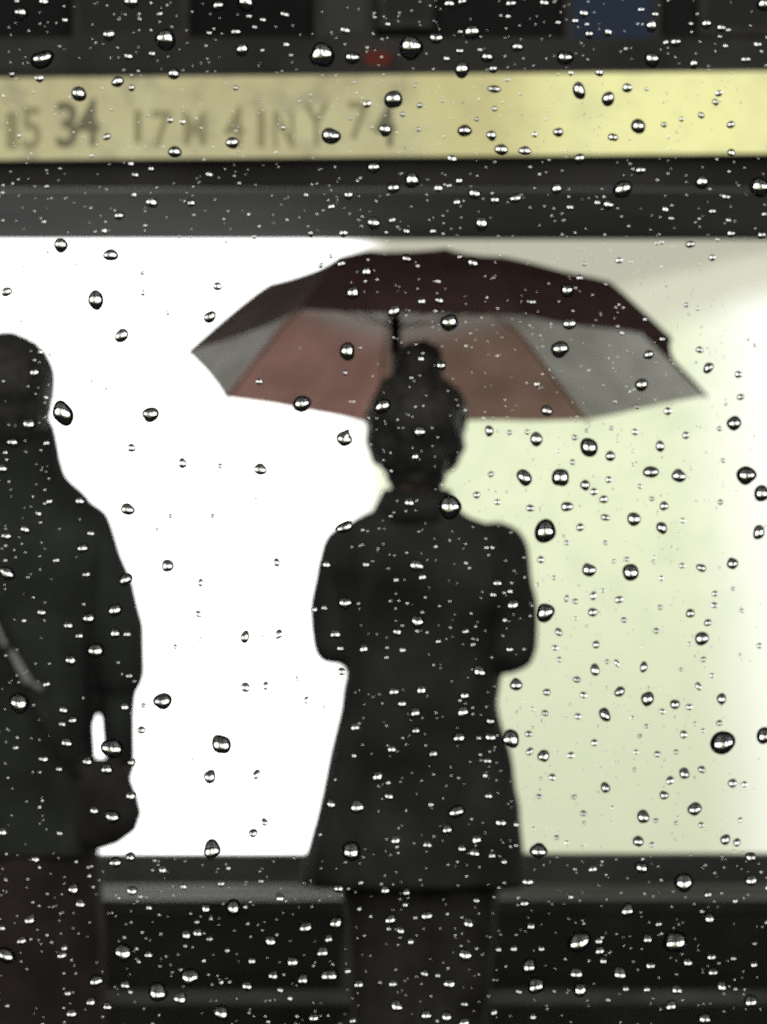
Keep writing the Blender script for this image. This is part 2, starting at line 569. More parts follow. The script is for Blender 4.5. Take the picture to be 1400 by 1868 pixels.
for a in (('1', 22, 232, 74, 22, 'letter_olive'), ('5', 57, 228, 84, 36, 'letter_olive'),
          ('3', 122, 222, 92, 40, 'letter_grey'), ('4', 160, 218, 96, 44, 'letter_grey'),
          ('1', 252, 226, 66, 14, 'letter_olive'), ('7', 296, 232, 74, 38, 'letter_olive'),
          ('M', 356, 232, 68, 42, 'letter_olive'), ('4', 428, 228, 84, 38, 'letter_olive'),
          ('I', 477, 232, 74, 14, 'letter_olive'), ('N', 518, 234, 76, 38, 'letter_olive'),
          ('Y', 578, 226, 84, 48, 'letter_olive'), ('7', 656, 220, 78, 40, 'letter_olive'),
          ('4', 703, 226, 90, 40, 'letter_grey')):
    glyph(a[0], a[1], a[2], a[3] * 0.92, a[4], a[5])

sg.rotation_euler.y = R(-0.5)

# small red lamp on the sign's top edge
c0, c1 = P(660, 131, 12.3833), P(718, 92, 12.3833)
rl = empty('red_lamp', (c0.x, 12.3833, c0.z))
tag(rl, 'small dim red lamp above the yellow sign', 'lamp')
box_obj('lens', M['red_lamp'], rl, c0.x + .004, c1.x - .004, 12.375, 12.425, z1s + 0.026, c1.z, bevel=0.008)
box_obj('base', M['steel'], rl, c0.x, c1.x, 12.3683, 12.45, z1s + 0.0085, z1s + 0.025, bevel=0.003)

# ------------------------------------------------------------------ people
PDp = 10.0
def W(px, py, dy=0.0):
    """point on the plane of the people (10 m), moved dy in depth"""
    v = P(px, py, PDp)
    return Vector((v.x, PDp + dy, v.z))


def hand(bm, wrist, palm_dir, palm_normal, curl, side, scale=1.0):
    """palm, four fingers of unequal length and a thumb that leaves the side of the palm"""
    d = Vector(palm_dir).normalized()
    n = Vector(palm_normal); n = (n - d * n.dot(d)).normalized()
    s = d.cross(n) * side                      # towards the thumb
    wr = Vector(wrist)
    for kx in (-0.026, -0.009, 0.009, 0.026):
        chain(bm, [wr + s * kx * 0.6 * scale, wr + d * 0.085 * scale + s * kx * scale], [0.014 * scale, 0.0125 * scale], 10)
    for kx, L in ((0.030, 0.072), (0.010, 0.080), (-0.010, 0.074), (-0.030, 0.058)):
        p = wr + d * 0.085 * scale + s * kx * scale
        pts, dd = [p], d.copy()
        for seg, frac in enumerate((0.45, 0.32, 0.23)):
            q = Matrix.Rotation(curl * (0.75, 1.0, 0.8)[seg], 3, d.cross(n))
            dd = q @ dd
            pts.append(pts[-1] + dd * L * frac * scale)
        chain(bm, pts, [0.0088 * scale, 0.0084 * scale, 0.0078 * scale, 0.007 * scale], 8)
    tpt = wr + d * 0.025 * scale + s * 0.026 * scale
    t1 = tpt + (d * 0.6 + s * 0.75 + n * 0.2).normalized() * 0.036 * scale
    t2 = t1 + (d * 0.85 + s * 0.25 + n * 0.45).normalized() * 0.032 * scale
    t3 = t2 + (d * 0.8 - s * 0.1 + n * 0.55).normalized() * 0.024 * scale
    chain(bm, [tpt, t1, t2, t3], [0.0125 * scale, 0.0105 * scale, 0.0095 * scale, 0.008 * scale], 8)


def head_parts(bm, cx, top, scale=1.0, dy=0.0, face=1):
    """skull, jaw, nose, brow, ears; top in photograph rows, height about 218 rows"""
    c = lambda x, y, d: W(cx + x * scale, top + y * scale, dy + face * d * scale)
    k = scale
    ellipsoid(bm, c(0, 92, 0.012), (0.076 * k, 0.094 * k, 0.094 * k))
    ellipsoid(bm, c(0, 140, -0.018), (0.064 * k, 0.074 * k, 0.072 * k))
    ellipsoid(bm, c(0, 185, -0.050), (0.036 * k, 0.036 * k, 0.030 * k))
    chain(bm, [c(0, 108, -0.088), c(0, 142, -0.104)], [0.008 * k, 0.013 * k], 8)
    for s in (-1, 1):
        chain(bm, [c(s * 12, 100, -0.078), c(s * 48, 102, -0.060)], [0.009 * k, 0.008 * k], 8)
        ellipsoid(bm, c(s * 40, 136, -0.055), (0.022 * k, 0.022 * k, 0.018 * k))
        ellipsoid(bm, c(s * 77, 120, 0.012), (0.009 * k, 0.020 * k, 0.031 * k))
        ellipsoid(bm, c(s * 13, 142, -0.088), (0.009 * k, 0.010 * k, 0.008 * k))
    ellipsoid(bm, c(0, 168, -0.080), (0.024 * k, 0.012 * k, 0.010 * k))


def face_children(root, cx, top, scale=1.0, dy=0.0, face=1):
    for s in (-1, 1):
        bm = bmesh.new()
        ellipsoid(bm, W(cx + s * 31 * scale, top + 116 * scale, dy - face * 0.074 * scale), (0.013 * scale, 0.010 * scale, 0.0075 * scale), u=12, v=8)
        obj('eye', bm, M['eye'], root, True)
    bm = bmesh.new()
    ellipsoid(bm, W(cx, top + 167 * scale, dy - face * 0.0885 * scale), (0.022 * scale, 0.006 * scale, 0.007 * scale), u=12, v=8)
    obj('lips', bm, M['lips'], root, True)


def legs(bm, cx, spread, hip_row, r=(0.078, 0.05, 0.034), face=1):
    for s in (-1, 1):
        hip = W(cx + s * spread * 0.9, hip_row)
        knee = W(cx + s * spread, 1845, -face * 0.015)
        ank = W(cx + s * spread, 2215, face * 0.02)
        chain(bm, [hip, knee, ank], list(r))
        toe = W(cx + s * (spread + 14), 2272, -face * 0.13)
        heel = W(cx + s * spread, 2262, face * 0.045)
        chain(bm, [ank, heel], [0.034, 0.03])
        chain(bm, [heel, toe], [0.03, 0.026])


def shoe_pair(root, cx, spread, face=1):
    for s in (-1, 1):
        bm = bmesh.new()
        a = W(cx + s * spread, 2255, face * 0.05); b = W(cx + s * (spread + 16), 2266, -face * 0.14)
        rows = []
        loft(bm, [((a.x * .5 + b.x * .5, (a.y + b.y) / 2, 0.0), 0.045, 0.135),
                  ((a.x * .5 + b.x * .5, (a.y + b.y) / 2, 0.03), 0.047, 0.137),
                  ((a.x * .6 + b.x * .4, (a.y + b.y) / 2 + face * 0.01, 0.062), 0.042, 0.115),
                  ((a.x, a.y - face * 0.015, 0.10), 0.040, 0.058)], seg=24, power=2.2)
        obj('shoe', bm, M['shoe'], root, True)


# ---- umbrella geometry first: the hands close round its shaft
UD = 10.27
AX = Vector((0.023, 0.217, 0.976)).normalized()
HUB = P(722, 479, 10.32)
def shaft_at(py):
    tt = (py - 460) / 1000
    v = P(720 + 12 * tt, py, 10.32 - 0.22 * tt)
    return v
tips = [(340, 640, -.129), (410, 727, .238), (688, 778, .465), (1075, 767, .420),
        (1292, 720, .129), (1226, 616, -.238), (962, 578, -.465), (548, 563, -.420)]
TIP = [P(x, y, UD + d * 1.03) for x, y, d in tips]

# ---- person A, under the umbrella
pa = empty('person', W(765, 2300))
tag(pa, 'person in dark flared coat holding a maroon umbrella with both hands', 'person')
bm = bmesh.new()
AT = 676
head_parts(bm, 760, AT, 1.0, face=-1)
chain(bm, [W(760, 850, -0.015), W(760, 965, -0.02)], [0.046, 0.052])
loft(bm, [(W(765, 1500), .13, .10), (W(765, 1400), .135, .105), (W(766, 1270), .115, .09), (W(766, 1130), .13, .10),
          (W(765, 1010), .135, .085), (W(762, 965), .085, .070), (W(760, 935), .052, .055)])
hr = shaft_at(1085); hl = shaft_at(1150)
wr_r = Vector((hr.x - 0.066, hr.y - 0.040, hr.z - 0.012))
wr_l = Vector((hl.x + 0.066, hl.y - 0.040, hl.z - 0.010))
el_r = W(611, 1172, 0.0); el_l = W(937, 1176, 0.0)
chain(bm, [W(642, 1012), W(613, 1100), el_r, wr_r], [0.040, 0.036, 0.034, 0.024])
chain(bm, [W(895, 1014), W(927, 1100), el_l, wr_l], [0.040, 0.036, 0.034, 0.024])
hand(bm, wr_r, (0.75, 0.62, 0.12), (0.55, -0.8, 0), 0.95, -1)
hand(bm, wr_l, (-0.75, 0.62, 0.12), (-0.55, -0.8, 0), 0.95, 1)
legs(bm, 765, 62, 1470, face=-1)
fuse('body', bm, M['skin'], pa, 0.0055, 3)
face_children(pa, 760, AT, face=-1)
# hair with a topknot, drawn up from the nape
bm = bmesh.new()
ellipsoid(bm, W(760, 768, -0.020), (0.094, 0.098, 0.094))
ellipsoid(bm, W(759, 806, -0.034), (0.089, 0.070, 0.074))
ellipsoid(bm, W(759, 862, -0.036), (0.058, 0.040, 0.040))
ellipsoid(bm, W(762, 658, -0.01), (0.042, 0.042, 0.036))
ellipsoid(bm, W(738, 672, 0.0), (0.026, 0.030, 0.034))
ellipsoid(bm, W(786, 664, -0.01), (0.024, 0.028, 0.036))
ellipsoid(bm, W(760, 700, -0.01), (0.052, 0.050, 0.034))
fuse('hair', bm, M['hair'], pa, 0.006, 3, wrinkle=0.009, wscale=36, stretch=0.4)
# coat
bm = bmesh.new()
loft(bm, [(W(755, 1612), .202, .150), (W(757, 1560), .197, .148), (W(763, 1480), .183, .14), (W(766, 1400), .166, .13),
          (W(766, 1340), .156, .122), (W(765, 1285), .142, .116), (W(769, 1230), .140, .116), (W(769, 1120), .152, .12), (W(768, 1030), .170, .115),
          (W(766, 975), .160, .10), (W(763, 948), .112, .085), (W(760, 922), .060, .066)], power=2.3)
chain(bm, [W(635, 1006), W(613, 1100), el_r, wr_r + (el_r - wr_r) * 0.15], [0.050, 0.048, 0.047, 0.036])
chain(bm, [W(900, 1008), W(931, 1100), el_l, wr_l + (el_l - wr_l) * 0.15], [0.056, 0.052, 0.051, 0.036])
coat = fuse('coat', bm, M['coat'], pa, 0.008, 4, wrinkle=0.010, wscale=11, stretch=0.45)
# turned-down collar, back seam and front lapels on the coat
bm = bmesh.new()
rows = []
for k_ in range(13):
    t_ = math.pi * (1.0 + k_ / 12)
    ct, st = math.cos(t_), math.sin(t_)
    up = Vector((ct * .060, st * .064, 0)); lo_ = Vector((ct * .092, st * .094, 0)); lo2 = Vector((ct * .086, st * .088, 0))
    rows.append([bm.verts.new(W(760, 892) + up), bm.verts.new(W(761, 952) + lo_), bm.verts.new(W(761, 950) + lo2), bm.verts.new(W(760, 896) + up * 0.93)])
for k_ in range(12):
    for q in range(4):
        r2 = (q + 1) % 4
        bm.faces.new((rows[k_][q], rows[k_ + 1][q], rows[k_ + 1][r2], rows[k_][r2]))
bm.faces.new(rows[0]); bm.faces.new(rows[-1][::-1])
bmesh.ops.recalc_face_normals(bm, faces=bm.faces)
obj('collar', bm, M['coat'], coat, True)
for s in (-1, 1):
    bm = bmesh.new()
    pts = [W(760 + s * 20, 940, .082), W(760 + s * 62, 960, .094), W(762 + s * 78, 1000, .121), W(764 + s * 52, 1035, .128), W(764 + s * 6, 1130, .131), W(762 + s * 10, 1010, .122)]
    f0 = [bm.verts.new(p) for p in pts]; f1 = [bm.verts.new(p - Vector((0, 0.012, 0))) for p in pts]
    bm.faces.new(f0); bm.faces.new(f1[::-1])
    for i in range(6):
        j = (i + 1) % 6
        bm.faces.new((f0[i], f1[i], f1[j], f0[j]))
    bmesh.ops.recalc_face_normals(bm, faces=bm.faces)
    obj('lapel', bm, M['coat'], coat)
bm = bmesh.new()
for s in (-1, 1):
    chain(bm, [W(765 + s * 58, 1500), W(765 + s * 60, 1845, -0.012), W(765 + s * 60, 2200, 0.02)], [0.098, 0.068, 0.055])
fuse('trousers', bm, M['trousers'], pa, 0.009, 4, wrinkle=0.006, wscale=9)
shoe_pair(pa, 765, 62, -1)

# ---- person B at the left edge
pb = empty('person', W(15, 2300))
tag(pb, 'person in dark jacket at the left edge with one arm hanging', 'person')
bm = bmesh.new()
BT = 612
head_parts(bm, 12, BT, 1.0, 0.0, face=-1)
chain(bm, [W(12, 790, -0.015), W(14, 900, -0.02)], [0.056, 0.060])
loft(bm, [(W(14, 1480), .13, .10), (W(14, 1250), .12, .095), (W(14, 1050), .14, .10), (W(14, 950), .135, .085), (W(14, 900), .08, .070)])
for s in (1, -1):
    q = lambda px: 14 + s * (px - 14)
    chain(bm, [W(q(150), 975), W(q(190), 1055), W(q(212), 1215), W(q(222), 1400, 0.02)], [0.034, 0.036, 0.034, 0.025])
    hand(bm, W(q(224), 1400, 0.02), (s * -0.05, 0.10, -1.0), (s * -0.9, 0.2, 0), 0.42, s, 1.0)
legs(bm, 12, 70, 1450, face=-1)
fuse('body', bm, M['skin'], pb, 0.0055, 3)
face_children(pb, 12, BT, face=-1)
bm = bmesh.new()
ellipsoid(bm, W(11, 700, -0.018), (0.093, 0.100, 0.095))
ellipsoid(bm, W(10, 748, -0.034), (0.085, 0.075, 0.085))
ellipsoid(bm, W(10, 795, -0.026), (0.078, 0.055, 0.050))
fuse('hair', bm, M['hair'], pb, 0.006, 3, wrinkle=0.004, wscale=40, stretch=0.4)
bm = bmesh.new()
loft(bm, [(W(10, 1560), .172, .14), (W(10, 1480), .166, .135), (W(14, 1420), .160, .13), (W(14, 1340), .155, .12), (W(14, 1250), .152, .12), (W(14, 1100), .17, .122),
          (W(14, 985), .178, .115), (W(14, 925), .163, .10), (W(14, 893), .138, .092), (W(13, 868), .110, .085), (W(13, 835), .100, .082), (W(13, 785), .090, .080), (W(13, 765), .080, .074)], power=2.3)
for s in (1, -1):
    q = lambda px: 14 + s * (px - 14)
    chain(bm, [W(q(158), 955), W(q(190), 1050), W(q(209), 1140), W(q(214), 1228)], [0.042, 0.049, 0.052, 0.047])
    chain(bm, [W(q(213), 1215), W(q(221), 1388, 0.018)], [0.036, 0.029])
jk = fuse('jacket', bm, M['jacket'], pb, 0.008, 4, wrinkle=0.009, wscale=11, stretch=0.45, seed=5)
bm = bmesh.new()
loft(bm, [(W(10, 2130), .185, .15), (W(10, 1900), .180, .14), (W(10, 1700), .178, .135), (W(10, 1540), .168, .13)], power=2.2)
fuse('skirt', bm, M['maroon_skirt'], pb, 0.009, 4, wrinkle=0.010, wscale=10, stretch=0.12, seed=2)
shoe_pair(pb, 12, 70, -1)

# shoulder bag that person B wears
bag = empty('shoulder_bag', W(188, 1540, -0.06))
tag(bag, 'rounded dark shoulder bag on a strap with a painted shine on the hip of the person at left', 'bag')
bm = bmesh.new()
path = [(-110, 900, -.06), (-80, 960, -.13), (-40, 1050, -.140), (0, 1125, -.142), (22, 1172, -.143), (36, 1195, -.143), (50, 1222, -.142), (66, 1246, -.142), (96, 1310, -.145), (128, 1375, -.128), (150, 1415, -.095)]
vs = []
for i, (x, y, d) in enumerate(path):
    a, b = W(x - 6, y + 3, d), W(x + 6, y - 3, d)
    vs.append([bm.verts.new(a), bm.verts.new(b), bm.verts.new(b + Vector((0, .004, 0))), bm.verts.new(a + Vector((0, .004, 0)))])
for i in range(len(vs) - 1):
    for q in range(4):
        r2 = (q + 1) % 4
        bm.faces.new((vs[i][q], vs[i][r2], vs[i + 1][r2], vs[i + 1][q]))
bm.faces.new(vs[0]); bm.faces.new(vs[-1][::-1])
bmesh.ops.recalc_face_normals(bm, faces=bm.faces)
st_ = obj('strap', bm, M['trousers'], bag)
bm = bmesh.new()
for a_, b_, w_ in (((-14, 1098), (20, 1176), 4), ((30, 1184), (62, 1240), 8), ((64, 1240), (86, 1252), 5)):
    pa_, pb_ = W(*a_, -.1465), W(*b_, -.1465)
    nn = (pb_ - pa_).normalized().cross(Vector((0, 1, 0))) * w_ * 0.001
    q_ = [pa_ - nn * .7, pa_ + nn * .7, pb_ + nn, pb_ - nn]
    f0 = [bm.verts.new(p) for p in q_]; f1 = [bm.verts.new(p + Vector((0, .0025, 0))) for p in q_]
    bm.faces.new(f0); bm.faces.new(f1[::-1])
    for i in range(4):
        j = (i + 1) % 4
        bm.faces.new((f0[i], f1[i], f1[j], f0[j]))
bmesh.ops.recalc_face_normals(bm, faces=bm.faces)
obj('strap_shine', bm, M['strap'], st_)  # pale strips: the strap's highlight put in as colour
bm = bmesh.new()
loft(bm, [(W(x_, y_, -0.065), hw_, hd_) for x_, y_, hw_, hd_ in ((165, 1546, .026, .016), (172, 1536, .048, .028), (180, 1512, .072, .038), (184, 1480, .079, .042), (184, 1450, .072, .040), (186, 1425, .060, .034), (186, 1398, .047, .022), (184, 1380, .030, .012))], power=2.4)
obj('pouch', bm, M['trousers'], bag, True)

# ------------------------------------------------------------------ umbrella
um = empty('umbrella', shaft_at(1215))
tag(um, 'open maroon and pale grey umbrella held over the middle person', 'umbrella')
H = 0.203
FOOT = HUB - AX * H
prof = [(0.0, 1.0), (0.10, 1.0), (0.27, 0.965), (0.62, 0.70), (1.0, 0.0)]
prof_full = [(0.0, 1.0), (0.12, 1.0), (0.38, 0.955), (0.79, 0.575), (1.0, 0.0)]
def hprof(s, full=False):
    pr = prof_full if full else prof
    for (a, ha), (b, hb) in zip(pr, pr[1:]):
        if s <= b:
            return ha + (hb - ha) * (s - a) / (b - a)
    return 0.0
def rib(i, s, drop=0.0):
    return FOOT.lerp(TIP[i % 8], s) + AX * (H * hprof(s, (i % 8) in (4, 5, 6)) - drop)
NU, NS = 10, 18
def gore(i, s0, s1, drop, scal, m, name):
    bm = bmesh.new()
    lay = bm.verts.layers.float.new('dye')
    g = []
    for a in range(NS + 1):
        row = []
        for b in range(NU + 1):
            u = b / NU
            bow = 4 * u * (1 - u)
            sa = s0(u) if callable(s0) else s0
            sb = s1(u) if callable(s1) else s1
            s = sa + (sb * (1 - scal * bow) - sa) * a / NS
            p = rib(i, s, drop).lerp(rib(i + 1, s, drop), u)
            p = p - AX * 0.010 * bow * s + (FOOT - p) * 0.02 * bow * s
            p += AX * 0.004 * noise.noise(p * 9)
            v = bm.verts.new(p)
            near = u if i == 1 else 1 - u               # towards the rib behind the shaft
            f = min(1.0, max(0.0, (s - 0.44 - 0.08 * near) / 0.20))
            v[lay] = f * f * (3 - 2 * f)
            row.append(v)
        g.append(row)
    for a in range(NS):
        for b in range(NU):
            try:
                bm.faces.new((g[a][b], g[a][b + 1], g[a + 1][b + 1], g[a + 1][b]))
            except ValueError:
                pass
    bmesh.ops.remove_doubles(bm, verts=bm.verts, dist=1e-5)
    return obj(name, bm, m, um, True)
kinds = ['cream', 'maroon', 'brown', 'cream', 'shaded_maroon', 'shaded_maroon', 'shaded_maroon', 'grey']  # last four: near side, shade put into their colours
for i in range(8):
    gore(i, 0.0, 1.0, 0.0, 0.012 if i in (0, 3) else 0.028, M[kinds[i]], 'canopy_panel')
for i in range(8):
    bm = bmesh.new()
    tube(bm, [rib(i, s / 14, 0.007) for s in range(1, 15)], 0.0016, 6)
    r_ = obj('rib', bm, M['metal'], um, True)
    bm = bmesh.new()
    tube(bm, [shaft_at(600) + (rib(i, 0.5) - shaft_at(600)) * t_ for t_ in (0.0, 0.5, 0.97)], 0.0014, 6)
    obj('stretcher', bm, M['metal'], r_, True)
bm = bmesh.new(); tube(bm, [HUB + AX * 0.006, shaft_at(600), shaft_at(900), shaft_at(1120)], 0.0062, 12); obj('shaft', bm, M['metal'], um, True)
bm = bmesh.new(); tube(bm, [shaft_at(575), shaft_at(582), shaft_at(640), shaft_at(650)], [0.007, 0.0105, 0.0105, 0.007], 12); obj('runner', bm, M['handle'], um, True)
bm = bmesh.new(); tube(bm, [shaft_at(1060), shaft_at(1070), shaft_at(1140), shaft_at(1205), shaft_at(1215)], [0.008, 0.0125, 0.0115, 0.0135, 0.010], 14); obj('handle', bm, M['handle'], um, True)
bm = bmesh.new(); tube(bm, [HUB + AX * 0.002, HUB + AX * 0.006, HUB + AX * 0.012], [0.014, 0.010, 0.004], 12); obj('cap', bm, M['handle'], um, True)

# ------------------------------------------------------------------ the wet window
GD = 0.8
GPX = GD / FPX
wn = empty('window', (0, GD, CAM_Z - 0.5))
tag(wn, 'clear window pane beaded with raindrops across the whole view', 'window')
pane = box_obj('glass_pane', M['pane'], wn, -0.7, 0.7, GD - 0.004, GD, CAM_Z - 0.42, CAM_Z + 0.42, bevel=0)
for nm, a in (('frame_bar', (-0.76, 0.76, GD - 0.02, GD + 0.015, CAM_Z - 0.48, CAM_Z - 0.421)), ('frame_bar', (-0.76, 0.76, GD - 0.02, GD + 0.015, CAM_Z + 0.421, CAM_Z + 0.48)),
              ('frame_bar', (-0.76, -0.701, GD - 0.02, GD + 0.015, CAM_Z - 0.418, CAM_Z + 0.418)), ('frame_bar', (0.701, 0.76, GD - 0.02, GD + 0.015, CAM_Z - 0.418, CAM_Z + 0.418))):
    box_obj(nm, M['rubber'], wn, *a)
box_obj('side_panel', M['panel'], wn, -0.9, 0.9, GD - 0.03, GD + 0.01, -0.13, CAM_Z - 0.483)

# unlit interior the window looks out of, added unseen to darken drop rims
bm = bmesh.new()
x0, x1, y0, y1, z0, z1 = -1.6, 1.6, -1.3, GD - 0.035, 0.12, 2.25
box(bm, x0, x1, y0, y0 + 0.04, z0, z1)
box(bm, x0, x0 + 0.04, y0 + 0.041, y1, z0, z1)
box(bm, x1 - 0.04, x1, y0 + 0.041, y1, z0, z1)
box(bm, x0 + 0.041, x1 - 0.041, y0 + 0.041, y1, z0, z0 + 0.04)
box(bm, x0 + 0.041, x1 - 0.041, y0 + 0.041, y1, z1 - 0.04, z1)
box(bm, x0, x1, GD - 0.034, GD + 0.01, CAM_Z + 0.483, z1 + 0.02)
box(bm, x0, -0.903, GD - 0.034, GD + 0.01, z0, CAM_Z + 0.482)
box(bm, 0.903, x1, GD - 0.034, GD + 0.01, z0, CAM_Z + 0.482)
box(bm, -0.902, -0.763, GD - 0.034, GD + 0.01, CAM_Z - 0.482, CAM_Z + 0.482)
box(bm, 0.763, 0.902, GD - 0.034, GD + 0.01, CAM_Z - 0.482, CAM_Z + 0.482)
bmesh.ops.recalc_face_normals(bm, faces=bm.faces)
tag(obj('vehicle_interior', bm, M['panel']), kind='structure')

# raindrops: columns are x, y, width, height in rows of the photograph; b = only the bright bar shows against dark
BARS = '''38,24,22 80,3,16 240,3,20 398,10,18 449,4,26 520,27,14 199,64,19 302,72,32 431,58,15 442,90,20 77,108,33 235,103,13 278,98,10 588,100,36 643,105,22 630,56,12 382,60,8 317,134,16 72,143,12 119,37,8 22,135,8
682,305,20 276,308,9 247,319,10 277,369,18 349,370,13 217,393,14 382,319,9 636,356,14 605,377,9 682,407,20 567,425,9 627,425,10
820,7,16 843,3,14 932,7,17 993,6,12 861,58,24 796,70,18 750,86,36 944,85,16 889,104,18 843,127,22 839,93,10 815,107,10 1031,105,23 1075,62,14 1110,59,12 1065,25,12 1050,38,10 1189,47,17 1190,108,24 1233,77,15 1289,43,15 1316,51,14 1395,7,22 1361,109,12 1383,82,10 1266,116,12 900,125,12 1170,18,8 1196,26,8 1142,89,7
752,328,23 718,343,18 825,290,12 866,353,17 838,330,11 800,344,12 903,365,14 941,362,16 834,369,10 879,408,20 1016,344,16 1005,356,12 1040,378,10 1136,345,28 1110,373,16 1169,310,15 1281,332,20 1387,341,32 1325,359,11 1300,385,11 1214,382,10 1225,398,7 1390,428,12 1260,445,13 1334,426,9 716,402,10 742,422,9 790,422,8
669,496,14 644,534,18 634,641,24 698,741,25 473,696,10 630,680,8 63,680,12 53,774,17 23,807,17 85,808,11 5,855,14 90,915,10 146,914,13 604,467,8 586,484,10 623,481,12
863,480,16 1035,530,21 719,568,17 820,588,25 1039,591,18 1022,637,26 805,667,14 1171,702,19 998,749,18 1184,647,14 766,788,18 758,833,11 747,917,14 770,550,10 802,548,13 972,551,10 1058,507,9 742,472,14
46,966,15 12,978,14 13,1046,26,18 103,1022,10 151,1000,16 166,973,10 158,1048,11 229,1057,20 76,1117,15 162,1128,19 210,1113,22 210,1155,15 125,1141,12 145,1160,12 175,1187,26 129,1205,17 232,1157,10 236,1233,10 35,1283,29 116,1295,13 133,1314,13 114,1321,10 122,1355,17 205,1365,33 160,1389,16 80,1385,13 193,1393,14 240,1391,12 85,1248,12 228,1290,10
629,962,26,16 630,1100,20 612,1157,15 621,1183,10 592,1109,8 574,1112,8 596,1030,12 668,1030,10 664,1184,11 624,1225,14 648,1327,12
760,1032,20 762,1134,20 936,1104,17 908,1064,12 900,1085,10 888,999,8 875,1225,18 769,1259,14 734,1284,13 758,1300,15 845,1299,17 848,1269,14 719,1262,12 759,1333,12 838,1346,19 895,1316,14 895,1345,16 791,1375,13 723,1058,9 725,1153,13 771,1053,9 850,1152,8 931,1079,8 800,1170,8 715,1367,10 890,1388,10 930,1185,10 735,1186,9
211,1574,18 238,1564,15 641,1553,29 652,1472,20 604,1467,13 689,1417,16 241,1625,15 297,1587,10 404,1612,12 335,1617,10 426,1656,22 376,1658,12 272,1656,9 511,1638,13 618,1621,15 558,1692,19 613,1684,21 340,1706,15 361,1702,12 494,1717,17 589,1737,17 600,1713,9 225,1738,27 271,1742,14 338,1726,7 460,1753,13 534,1755,18 347,1782,26 176,1790,22 229,1797,13 288,1810,28 329,1821,20 499,1780,14 553,1787,18 601,1780,25 451,1799,17 404,1848,22 573,1857,11 655,1796,14 635,1771,10 55,1678,16 134,1622,18 147,1649,14 40,1716,15 113,1743,12 11,1743,27 3,1693,10 166,1828,14 196,1836,14 131,1849,16 124,1812,11 65,1568,12 109,1520,9 5,1518,12 205,1490,22 239,1452,12 225,1493,11 172,1479,10 195,1403,18 108,1403,9 415,1734,7 383,1713,8 644,1862,8
710,1453,14 833,1481,24 816,1513,16 914,1501,17 892,1452,12 866,1556,15 843,1548,12 780,1541,11 722,1533,12 733,1542,10 870,1532,12 898,1561,10 920,1572,9 963,1609,15 957,1648,13 1082,1585,12 1171,1583,19 1248,1610,29 1371,1606,17 1370,1564,14 1145,1661,20 1292,1632,11 1042,1636,9 1295,1676,16 1202,1686,9 1057,1718,34 1232,1718,35 1182,1713,16 1095,1735,14 1093,1717,9 1101,1753,11 1131,1776,19 1111,1774,14 1052,1776,20 966,1763,22 978,1798,25 1059,1806,23 1187,1762,15 1235,1806,15 1255,1756,16 1298,1746,14 1301,1774,12 1376,1760,11 1370,1827,20 1225,1835,16 1286,1859,20 1317,1800,12 969,1690,12 988,1731,9 938,1731,10 910,1732,8 947,1809,10 855,1684,16 779,1671,17 713,1678,18 703,1624,13 742,1628,11 870,1643,10 731,1698,10 750,1718,9 849,1742,20 775,1776,13 820,1795,18 724,1835,18 778,1852,18 815,1855,17 717,1795,11 848,1832,10 847,1866,17 1142,1804,9 1180,1805,9 1110,1824,8 973,1855,10'''
